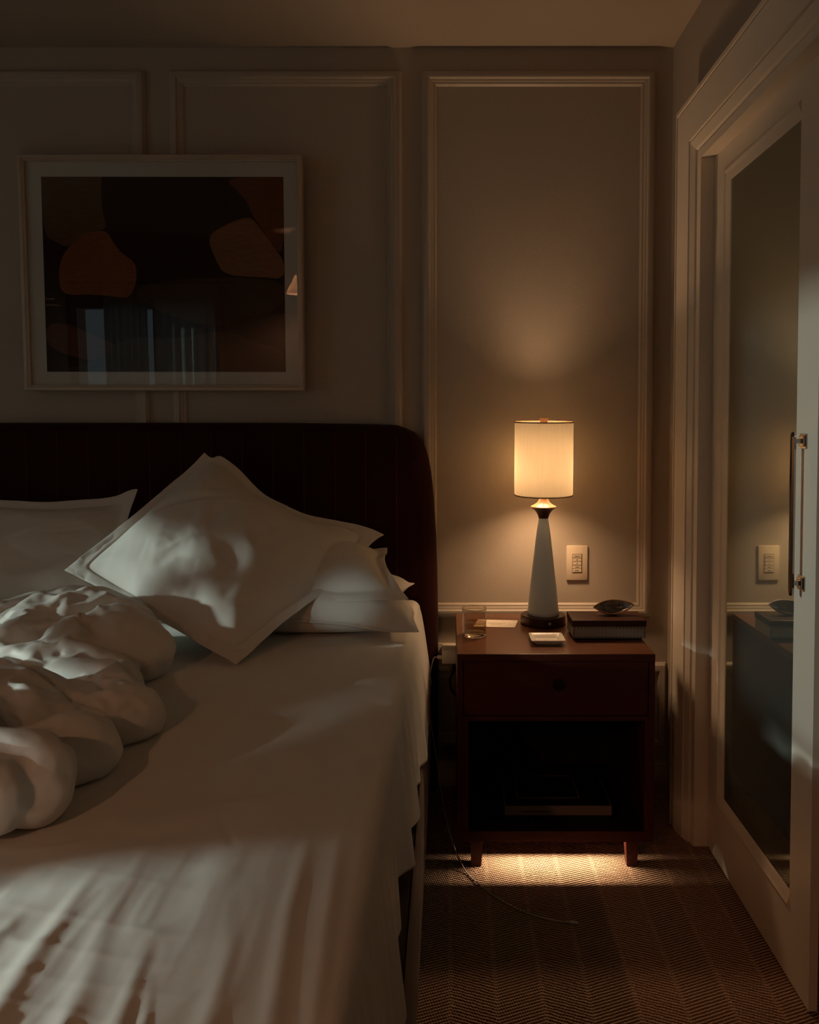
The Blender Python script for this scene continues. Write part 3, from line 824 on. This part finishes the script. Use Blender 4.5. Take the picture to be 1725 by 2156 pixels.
#        spine from the right-hand tip to the left, radii, squash, crease depth, ridge height, creases round, seed
LOBES = [
    ([(-.850, -.795, .770), (-1.00, -.785, .785), (-1.20, -.80, .735), (-1.70, -.82, .70)], [.094, .104, .10, .10], 1.0, .010, .012, 2.2, 1),
    ([(-.788, -.925, .762), (-.90, -.935, .772), (-1.05, -.955, .735), (-1.30, -.98, .70), (-1.70, -1.02, .70)], [.108, .114, .108, .10, .10], .97, .016, .020, 3.0, 2),
    ([(-.745, -1.115, .705), (-.88, -1.06, .735), (-1.05, -1.04, .730), (-1.70, -1.04, .70)], [.072, .085, .09, .09], 1.0, .014, .012, 2.6, 8),
    ([(-.655, -1.325, .712), (-.75, -1.235, .722), (-.90, -1.16, .722), (-1.2, -1.12, .70), (-1.70, -1.10, .69)], [.086, .096, .095, .09, .09], .97, .010, .008, 2.4, 3),
    ([(-.645, -1.485, .722), (-.76, -1.425, .732), (-.95, -1.33, .715), (-1.2, -1.28, .70), (-1.70, -1.25, .70)], [.081, .090, .082, .08, .09], 1.0, .005, .004, 1.8, 4),
    ([(-.638, -1.645, .740), (-.75, -1.60, .742), (-.92, -1.52, .735), (-1.2, -1.44, .72), (-1.70, -1.38, .70)], [.064, .075, .082, .09, .09], .90, .005, .004, 1.8, 5),
    ([(-.668, -1.715, .748), (-.80, -1.69, .750), (-1.0, -1.61, .74), (-1.70, -1.50, .70)], [.050, .060, .07, .09], .85, .004, .004, 1.8, 6),
    ([(-.98, -1.80, .700), (-1.65, -1.72, .70)], [.05, .07], 1.0, .004, .004, 2.0, 7)]
D = None
for pts, r, sq, crease, ridge, nr, sd_ in LOBES:
    d, run, ang = lobe(pts, r, sq)
    tw = ang * nr / 2.0 + run * 1.6 + .35 * vnoise(GX * 6, GY * 6, GZ * 6, seed=80 + sd_)
    band = np.abs(d) < .05
    q1 = np.zeros_like(d); q2 = np.zeros_like(d)
    q1[band] = (1 - np.abs(vnoise(tw[band] * 1.25, run[band] * 2.6, 0, seed=50 + sd_))) ** 4
    q2[band] = (1 - np.abs(vnoise(tw[band] * 1.9 + 7, run[band] * 2.2, 0, seed=60 + sd_))) ** 3
    fade_tip = smooth((run + .06) / .16)
    d = d + fade_tip * (crease * (q1 - .2) - ridge * (q2 - .25))
    D = d if D is None else smin(D, d, .010)
acr = -.80 * GX + .56 * GY + .025 * vnoise(GX * 5, GY * 5, 0, seed=71); alo = .56 * GX + .80 * GY
near_A = smooth((GY + 1.12) / .12) * smooth((.96 - GZ) / .1 + .4)
near_s = np.abs(D) < .06
r1 = np.zeros_like(D); r2 = np.zeros_like(D)
r1[near_s] = (1 - np.abs(vnoise(acr[near_s] * 11, alo[near_s] * 2.6, GZ[near_s] * 2, seed=72))) ** 3
r2[near_s] = (1 - np.abs(vnoise(acr[near_s] * 17 + 3, alo[near_s] * 3.2, GZ[near_s] * 2, seed=73))) ** 4
D = D - (.006 + .013 * near_A) * (r1 - .25) + (.004 + .006 * near_A) * (r2 - .2)
D = np.maximum(D, .6815 - GZ)
D = D + .0016 * vnoise(GX * 30, GY * 30, GZ * 30, seed=61)
V, Fq = surface_nets(D, np.array([gx[0], gy[0], gz[0]]), h)
b = MB(); b.add(V, Fq.tolist()); duv = b.obj('duvet', M['duvet'], smooth=180)
pinw = np.where((V[:, 2] < .70) | (V[:, 0] < -1.45), 1.0, np.where(V[:, 0] < -1.3, .3, 0.0))
settle(duv, .05, .4, 20, 1.0, pinw, True)
sm = duv.modifiers.new('soft', 'SMOOTH'); sm.factor = .5; sm.iterations = 1
tag(duv, 'bunched white duvet heaped in thick folds at the left of the bed', 'duvet')

# ================================================================== NIGHTSTAND
NX0, NX1, NYF, NYB, NZ = .0246, .5937, -.555, -.055, .6263
ns = thing('nightstand', 'dark mahogany nightstand with one drawer and an open shelf beside the bed', 'nightstand', ((NX0 + NX1) / 2, (NYF + NYB) / 2, 0))
ZB0, ZB1 = .0758, .108
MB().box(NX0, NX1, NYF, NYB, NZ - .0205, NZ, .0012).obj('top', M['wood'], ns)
MB().box(NX0, NX1, NYF - .0012, NYF + .0004, NZ - .0205, NZ - .0010).obj('shaded_edge', M['wood_front'], ns)  # added dark strip: the front edge's lack of light put into colour
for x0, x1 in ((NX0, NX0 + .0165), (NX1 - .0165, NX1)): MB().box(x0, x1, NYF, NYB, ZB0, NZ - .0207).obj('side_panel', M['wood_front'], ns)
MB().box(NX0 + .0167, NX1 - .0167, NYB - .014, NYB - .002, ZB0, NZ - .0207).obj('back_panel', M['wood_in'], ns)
b = MB(); b.box(NX0 + .0167, NX1 - .0167, NYF + .001, NYF + .022, .4313, .4445); b.box(NX0 + .0167, NX1 - .0167, NYF + .02, NYB - .015, .436, .4445); b.obj('divider_rail', M['wood_front'], ns)
for x0, x1 in ((NX0 + .0167, .0575), (.5668, NX1 - .0167)):
    MB().box(x0, x1, NYF + .001, NYB - .015, ZB1, .4311).obj('shelf_liner', M['wood_front'], ns)
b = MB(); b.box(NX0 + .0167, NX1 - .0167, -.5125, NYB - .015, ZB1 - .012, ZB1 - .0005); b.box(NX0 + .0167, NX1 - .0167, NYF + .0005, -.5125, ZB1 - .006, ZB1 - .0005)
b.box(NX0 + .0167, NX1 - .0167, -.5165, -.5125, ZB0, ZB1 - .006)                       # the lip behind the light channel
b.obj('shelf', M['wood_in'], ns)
MB().box(NX0 + .0167, NX1 - .0167, NYF, NYF + .005, ZB0, ZB1 - .0007).obj('bottom_rail', M['wood_front'], ns)
dr = MB().box(NX0 + .019, NX1 - .019, NYF + .002, NYF + .022, .447, .6035, .0008).obj('drawer', M['wood_front'], ns)
MB().lathe([(.007, 0), (.006, .010), (.010, .014), (.0155, .018), (.0165, .023), (.013, .028), (.004, .030)], (.3143, NYF + .002, .5425), 24, 'y').obj('knob', M['bookdark'], dr, smooth=40)
for x in (.0805, .5335):
    for y in (NYF + .022, NYB - .03):
        b = MB(); vs = []
        for z, hw in ((ZB0, .0185), (0.0, .0145)):
            for sx, sy in ((-1, -1), (1, -1), (1, 1), (-1, 1)):
                vs.append((x + sx * hw + (.003 if x > .3 else -.003) * (z == 0) * 0, y + sy * hw, z))
        b.add(vs, [[0, 1, 2, 3], [4, 5, 6, 7], [0, 1, 5, 4], [1, 2, 6, 5], [2, 3, 7, 6], [3, 0, 4, 7]]); b.obj('leg', M['wood_front'], ns)
# the night-light strip in the channel under the bottom shelf
MB().box(.120, .500, -.5295, -.5195, .0988, .1008).obj('light_strip', M['plastic_w'], ns)
ld = bpy.data.lights.new('night_light', 'AREA'); lo = bpy.data.objects.new('night_light', ld); COL.objects.link(lo)
ld.shape = 'RECTANGLE'; ld.size = .37; ld.size_y = .008; ld.energy = 1.6; ld.color = (1.0, .78, .52)
lo.location = (.31, -.5245, .0978); lo.rotation_euler = (0, 0, 0)

# ---- on the shelf
bk = thing('book', 'thin black book lying flat at the bottom of the nightstand shelf', 'book', (.325, -.38, ZB1))
MB().box(.166, .484, -.500, -.268, ZB1, ZB1 + .016, .001).obj('cover', M['bookdark'], bk)
b2 = thing('book', 'thick book with taupe cloth spine lying on the thin black book', 'book', (.325, -.38, .124))
MB().box(.1655, .4845, -.495, -.265, .1245, .1545, .002).obj('cover', M['bookspine'], b2)
MB().box(.17, .4805, -.4951, -.27, .1546, .1556).obj('top_board', M['bookdark'], b2)
MB().box(.215, .30, -.4957, -.4950, .136, .1385).obj('title', M['ink'], b2)
b3 = thing('notebook', 'small black notebook with gold edge line on top of the books', 'notebook', (.30, -.39, .156))
MB().box(.204, .396, -.462, -.300, .1557, .1617, .001).obj('cover', M['bookdark'], b3)
MB().rectframe(.206, .394, -.460, -.302, [(0, 0), (0, .0006), (.0028, .0006), (.0028, 0)], lambda a, b_, h: (a, b_, .1617 + h)).obj('gold_border', M['gold'], b3)

# ================================================================== LAMP
LX, LY = .3125, -.192
lamp = thing('table_lamp', 'lit table lamp with cream drum shade on a tapered pale glass body', 'lamp', (LX, LY, NZ))
MB().lathe([(.070, 0), (.074, .002), (.074, .027), (.071, .030), (.052, .0305)], (LX, LY, NZ), 64).obj('base', M['bronze'], lamp, smooth=35)
MB().lathe([(.0072, 0), (.0072, .003), (.0062, .006), (.003, .0078)], (LX + .0135, LY - .0735, NZ + .0145), 20, 'y').obj('switch', M['brass'], lamp, smooth=40)
gz0 = NZ + .0305
MB().lathe([(.0500, 0), (.0520, .003), (.0515, .012), (.0440, .085), (.0350, .165), (.0265, .240), (.0205, .285), (.0165, .308), (.0155, .318)], (LX, LY, gz0), 64).obj('body', M['frosted'], lamp, smooth=50)['label'] = 'tapered pale blue-grey glass body'
zn = gz0 + .318
b = MB()
b.lathe([(.0160, 0), (.0168, .004), (.0195, .012), (.0245, .021), (.0320, .029), (.0395, .0345)], (LX, LY, zn), 56, mi=1)
b.lathe([(.0395, .0345), (.0423, .0365), (.0425, .0385), (.0400, .0405), (.0300, .0450), (.0210, .0520), (.0155, .0610), (.0125, .0700), (.0118, .0745), (.0110, .0750)], (LX, LY, zn), 56, mi=0)
b.obj('neck', [M['lampwood'], M['lampwood_dark']], lamp, smooth=40)
MB().lathe([(.0095, 0), (.0095, .030), (.012, .032), (.012, .060)], (LX, LY, zn + .075), 24).obj('socket', M['brass'], lamp, smooth=40)
SZ0, SZ1, SR = 1.0515, 1.2915, .0952
tilt = Matrix.Translation((LX, LY, 1.17)) @ Matrix.Rotation(R(1.6), 4, 'X') @ Matrix.Translation((-LX, -LY, -1.17))
b = MB(); b.lathe([(SR, SZ0), (SR, SZ0 + .004), (SR + .0008, SZ0 + .0045), (SR + .0008, SZ1 - .0045), (SR, SZ1 - .004), (SR, SZ1), (SR - .0012, SZ1), (SR - .0012, SZ0), (SR, SZ0)], (LX, LY, 0), 96, caps=False)
b.v = [tuple(tilt @ Vector(p)) for p in b.v]; so_ = b.obj('lamp_shade', M['shade'], lamp, smooth=40)
for z in (SZ0 + .0002, SZ1 - .0002):
    b = MB().lathe([(SR + .0012, z - .0018), (SR + .0016, z), (SR + .0012, z + .0018), (SR - .0018, z + .0018), (SR - .0018, z - .0018), (SR + .0012, z - .0018)], (LX, LY, 0), 96, caps=False)
    b.v = [tuple(tilt @ Vector(p)) for p in b.v]; b.obj('rim', M['gold'], so_, smooth=60)
b = MB()
for a in (0, 120, 240): b.tube([(LX, LY, SZ1 - .012), (LX + SR * math.cos(R(a + 25)), LY + SR * math.sin(R(a + 25)), SZ1 - .004)], .0012, n=6, sub=1)
b.tube([(LX, LY, zn + .13), (LX + .035, LY, zn + .16), (LX + .035, LY, SZ1 - .05), (LX, LY, SZ1 - .012)], .0014, n=6)
b.obj('spider', M['brass'], lamp, smooth=60)
MB().lathe([(.0115, 0), (.0145, .017), (.0135, .0185)], (LX, LY, SZ1 - .004), 4).obj('finial', M['lampwood'], lamp)
MB().lathe([(.004, 0), (.012, .012), (.019, .032), (.021, .048), (.017, .062), (.007, .070)], (LX, LY, zn + .135), 24).obj('bulb', M['bulb'], lamp, smooth=60)
pl = bpy.data.lights.new('lamp_light', 'POINT'); po = bpy.data.objects.new('lamp_light', pl); COL.objects.link(po)
po.location = (LX, LY + .022, zn + .172); pl.energy = 17; pl.color = (1.0, .62, .34); pl.shadow_soft_size = .045

# ================================================================== THINGS ON THE NIGHTSTAND
GX_, GY_ = .0800, -.352
gl = thing('drinking_glass', 'clear straight tumbler half full of water at the left of the nightstand', 'glass', (GX_, GY_, NZ))
MB().lathe([(.0345, 0), (.0370, .002), (.0378, .006), (.0380, .086), (.0375, .0868), (.0368, .086), (.0363, .012), (.034, .0105), (.0002, .010)], (GX_, GY_, NZ + .0003), 64).obj('tumbler', M['tumbler'], gl, smooth=50)
MB().lathe([(.0002, .0108), (.0335, .0112), (.0358, .013), (.0362, .0425), (.0355, .0418), (.0002, .0415)], (GX_, GY_, NZ + .0003), 64).obj('water', M['thinwater'], gl, smooth=50)
MB().lathe([(.0366, .0855), (.0372, .0868), (.0381, .0872), (.0388, .0862), (.0384, .0850), (.0372, .0848), (.0366, .0855)], (GX_, GY_, NZ + .0003), 64, caps=False).obj('rim', M['glass'], gl, smooth=80)
MB().lathe([(.0330, .0012), (.0362, .003), (.0364, .0085), (.0350, .0098)], (GX_, GY_, NZ + .0003), 64).obj('thick_base', M['glass'], gl, smooth=50)

b = MB(); th = .0009
q = [(.0985, -.146), (.2325, -.160), (.2140, -.2555), (.0800, -.2430)]
b.add([(x, y, NZ + .0003) for x, y in q] + [(x, y, NZ + .0003 + th) for x, y in q], [[0, 1, 2, 3], [4, 5, 6, 7], [0, 1, 5, 4], [1, 2, 6, 5], [2, 3, 7, 6], [3, 0, 4, 7]])
cardo = b.obj('note_card', M['paper'])
tag(cardo, 'cream note card with faint writing lying between the tumbler and the lamp', 'card')
b = MB()
rnd = random.Random(4)
for row, (x0, x1, yy0) in enumerate([(.128, .188, -.196), (.138, .176, -.212)]):
    x = x0
    pts = []
    while x < x1:
        pts.append((x, yy0 - (x - .15) * .1 + rnd.uniform(-.003, .003), NZ + .0014)); x += .0035
    b.tube(pts, .00035, n=4, sub=3)
b.obj('handwriting', M['bookspine'], cardo)

# square white dish
TX, TY = .297, -.428
b = MB(); rings = [(.028, .0), (.032, .0), (.0505, .0150), (.0512, .0165), (.0500, .0172), (.0470, .0165), (.0330, .0045), (.0, .0045)]
vs = []; nseg = 4
def rsq(hw, rad, z):
    out = []
    for cxs, cys, a0 in ((1, 1, 0), (-1, 1, 90), (-1, -1, 180), (1, -1, 270)):
        for k in range(nseg + 1):
            a = R(a0 + 90 * k / nseg); out.append((cxs * (hw - rad) + rad * math.cos(a), cys * (hw - rad) + rad * math.sin(a), z))
    return out
m_ = 4 * (nseg + 1)
for hw, z in rings: vs += [(TX + x * 1.0, TY + y * .92, NZ + .0003 + zz) for x, y, zz in rsq(max(hw, .001), min(.005, max(hw, .001)), z)]
fs = [[i * m_ + k, i * m_ + (k + 1) % m_, (i + 1) * m_ + (k + 1) % m_, (i + 1) * m_ + k] for i in range(len(rings) - 1) for k in range(m_)]
fs.append(list(range(m_))[::-1]); fs.append([(len(rings) - 1) * m_ + k for k in range(m_)])
b.add(vs, fs)
tray = b.obj('dish', M['ceramic'], smooth=30)
tag(tray, 'small square white ceramic dish with sloping sides in front of the lamp', 'dish')

# stitched box
BX0, BX1, BYF, BYB = .378, .603, -.408, -.283
bx = thing('keepsake_box', 'grey stitched leather box with dark lid at the right of the nightstand', 'box', ((BX0 + BX1) / 2, (BYF + BYB) / 2, NZ))
BZ0 = NZ + .0005
MB().box(BX0 + .008, BX1 - .012, BYF + .008, BYB - .008, NZ + .0003, BZ0 + .006).obj('foot', M['bookdark'], bx)
MB().box(BX0 + .001, BX1 - .001, BYF + .001, BYB - .001, BZ0 + .006, BZ0 + .041, .0012).obj('body', M['leather'], bx)['label'] = 'grey leather body'
MB().box(BX0 - .0005, BX1 + .0005, BYF - .0005, BYB + .0005, BZ0 + .0412, BZ0 + .0605, .0012).obj('lid', M['lid'], bx)['label'] = 'dark lacquered lid'
b = MB(); z0, z1 = BZ0 + .0095, BZ0 + .0375
nn = 21
for k in range(nn):
    x = BX0 + .006 + (BX1 - BX0 - .012) * k / (nn - 1)
    for z in (z0, z1): b.box(x - .0026, x + .0026, BYF + .0003, BYF + .0012, z - .0010, z + .0010)
for k in range(1, 4):
    z = z0 + (z1 - z0) * k / 4
    for x in (BX0 + .0045, BX1 - .0045): b.box(x - .0010, x + .0010, BYF + .0003, BYF + .0012, z - .0026, z + .0026)
for k in range(12):
    y = BYF + .006 + (BYB - BYF - .012) * k / 11
    for z in (z0, z1): b.box(BX0 + .0003, BX0 + .0012, y - .0026, y + .0026, z - .0010, z + .0010)
b.obj('stitching', M['ink'], bx)

# leaf-shaped shell dish, tipped towards the room, on the lid
shx, shy, shz = .517, -.335, BZ0 + .0608
n, m_ = 44, 13
Pm = np.zeros((n, 2 * m_ - 1, 3)); Pi = np.zeros((n, 2 * m_ - 1, 3))
for i in range(n):
    t = -1 + 2 * i / (n - 1); half = .0275 * max(1 - abs(t) ** 2.0, 0) ** .9; dep = .026 * max(1 - t * t, 0) ** .75
    for j in range(2 * m_ - 1):
        s = -1 + j / (m_ - 1)
        x = .0625 * t; y = half * s; z = -dep * (1 - abs(s) ** 2.2) + .006 * t * t
        Pm[i, j] = (x, y, z); Pi[i, j] = (x * .985, y * .94, z * .93 + .0008)
rot = Matrix.Rotation(R(-4), 3, 'Y') @ Matrix.Rotation(R(38), 3, 'X')
tf = lambda A: np.array([(rot @ Vector(p))[:] for p in A.reshape(-1, 3)]).reshape(A.shape)
Pm, Pi = tf(Pm), tf(Pi); zmin = Pm[..., 2].min()
offs = np.array([shx, shy, shz - zmin + .0002]); Pm += offs; Pi += offs
shell = thing('shell_dish', 'pointed oval shell dish with brown rim resting on the dark box lid', 'dish', (shx, shy, shz))
b = MB(); b.grid(Pm); b.obj('shell', M['nacre_rim'], shell, smooth=180)
b = MB(); b.grid(Pi); b.obj('nacre_lining', M['nacre'], shell, smooth=180)
b = MB()
loop = [tuple(Pm[i, 0]) for i in range(n)] + [tuple(Pm[i, -1]) for i in range(n - 1, -1, -1)]
b.tube(loop, .0019, n=8, sub=1); b.obj('rim', M['nacre_rim'], shell, smooth=60)

# ================================================================== WALL FITTINGS
kp = thing('wall_keypad', 'ivory wall keypad with five labelled buttons to the right of the lamp', 'switch', (.453, 0, .733))
MB().box(.416, .490, -.0075, -.0002, .733, .8555, .0022).obj('plate', M['plastic'], kp, smooth=35)
MB().box(.4355, .4715, -.0078, -.007, .7575, .8265).obj('button_bezel', M['bezel'], kp)
bw = .0145; zc = [.8185, .8055, .7930, .7800, .7675]
marks = [('RESTFUL', .0175), ('.', .002), ('.', .002), ('RELAX', .013), ('MASTER', .015)]
for z, (txt, wd) in zip(zc, marks):
    bt = MB().box(.4375, .4675, -.0098, -.0075, z - .0052, z + .0052, .0006).obj('button', M['plastic'], kp)
    if wd < .005:
        MB().box(.4525 - .0016, .4525 + .0016, -.0101, -.0097, z - .0016, z + .0016).obj('engraving', M['ink'], bt)
    else:
        b = MB(); rr = random.Random(int(z * 1e4)); x = .4525 - wd / 2
        while x < .4525 + wd / 2:                                    # letters too small to read in the photo: tiny strokes
            ww = rr.choice((.0010, .0014, .0016)); b.box(x, x + ww, -.0101, -.0097, z - .0012, z + .0012); x += ww + .0004
        b.obj('engraving', M['ink'], bt)

op = thing('outlet_plate', 'wall outlet plate in the gap between headboard and nightstand', 'outlet', (0, 0, .386))
MB().box(-.045, .072, -.0075, -.0002, .386, .5085, .002).obj('plate', M['plastic'], op, smooth=35)
for z in (.469, .425): MB().box(-.012, .022, -.0085, -.007, z - .016, z + .016, .002).obj('receptacle', M['plastic'], op)
b = MB(); b.box(-.004, -.0025, -.0089, -.0084, .418, .428); b.box(.011, .0125, -.0089, -.0084, .418, .428); b.obj('slot', M['ink'], op)

ch = thing('phone_charger', 'white cube phone charger plugged into the wall outlet', 'charger', (.0025, -.009, .483))
MB().box(-.0230, .0284, -.092, -.0090, 0.4585, 0.5075, .004, seg=3).obj('charger_block', M['plastic_w'], ch, smooth=40)
cb = thing('charging_cable', 'white charging cable looping from the charger down across the carpet', 'cable', (0, -.2, 0))
MB().box(-.0396, -.0232, -.0905, -.0805, 0.4762, 0.4869, .0015).obj('usb_plug', M['plastic_w'], cb)
cpts = [(-.0392, -.0855, 0.4816), (-.0515, -.088, 0.4772), (-.0625, -.100, .430), (-.0665, -.120, .377), (-.0635, -.150, .318), (-.054, -.200, .262), (-.0395, -.260, .205), (-.028, -.330, .150), (-.012, -.410, .095),
        (.012, -.490, .040), (.046, -.575, .006), (.080, -.640, .0035), (.123, -.7015, .0035), (.170, -.752, .0035), (.2178, -.7886, .0035), (.270, -.812, .0035), (.315, -.8235, .0035)]
MB().tube(cpts, .00175, n=8, sub=10).obj('cord', M['cable'], cb, smooth=80)
b = MB().tube([(.313, -.823, .0040), (.3325, -.8265, .0040)], .0042, n=10, sub=1); b.obj('connector', M['plastic_w'], cb, smooth=40)
lc = thing('power_cord', 'black lamp cord with plug hanging from the outlet behind the nightstand', 'cord', (.02, -.02, .42))
MB().box(.012, .034, -.030, -.0090, .412, .438, .004).obj('plug', M['cord'], lc, smooth=40)
MB().tube([(.024, -.028, .432), (.018, -.044, .420), (.0065, -.050, .400), (.0045, -.050, .382), (.008, -.050, .362), (.016, -.050, .347), (.027, -.049, .335), (.04, -.045, .318)], .0042, n=10).obj('cord', M['cord'], lc, smooth=80)
MB().tube([(.003, -.043, .437), (.009, -.046, .415), (.0135, -.048, .398)], .0010, n=6).obj('thin_wire', M['cord'], lc, smooth=80)

# ================================================================== PENDANT LAMP behind the camera (seen in the picture glass)
FX, FY, FZ = -1.235, -4.1, 2.075
fl = thing('pendant_lamp', 'small lit cone shaded pendant lamp reflected at the right edge of the picture glass', 'lamp', (FX, FY, ZC))
MB().lathe([(.05, ZC - .02), (.055, ZC - .001)], (FX, FY, 0), 32).obj('canopy', M['bronze'], fl, smooth=40)
MB().lathe([(.005, FZ + .15), (.005, ZC - .02)], (FX, FY, 0), 12).obj('rod', M['bronze'], fl, smooth=40)
b = MB().lathe([(.105, FZ), (.030, FZ + .155), (.028, FZ + .155), (.103, FZ)], (FX, FY, 0), 64, caps=False); b.obj('lamp_shade', M['shade'], fl, smooth=40)
pl = bpy.data.lights.new('pendant_light', 'POINT'); po = bpy.data.objects.new('pendant_light', pl); COL.objects.link(po)
po.location = (FX, FY, FZ + .045); pl.energy = 36; pl.color = (1.0, .47, .25); pl.shadow_soft_size = .03

for o in bpy.data.objects:
    if '_w' in o: del o['_w']
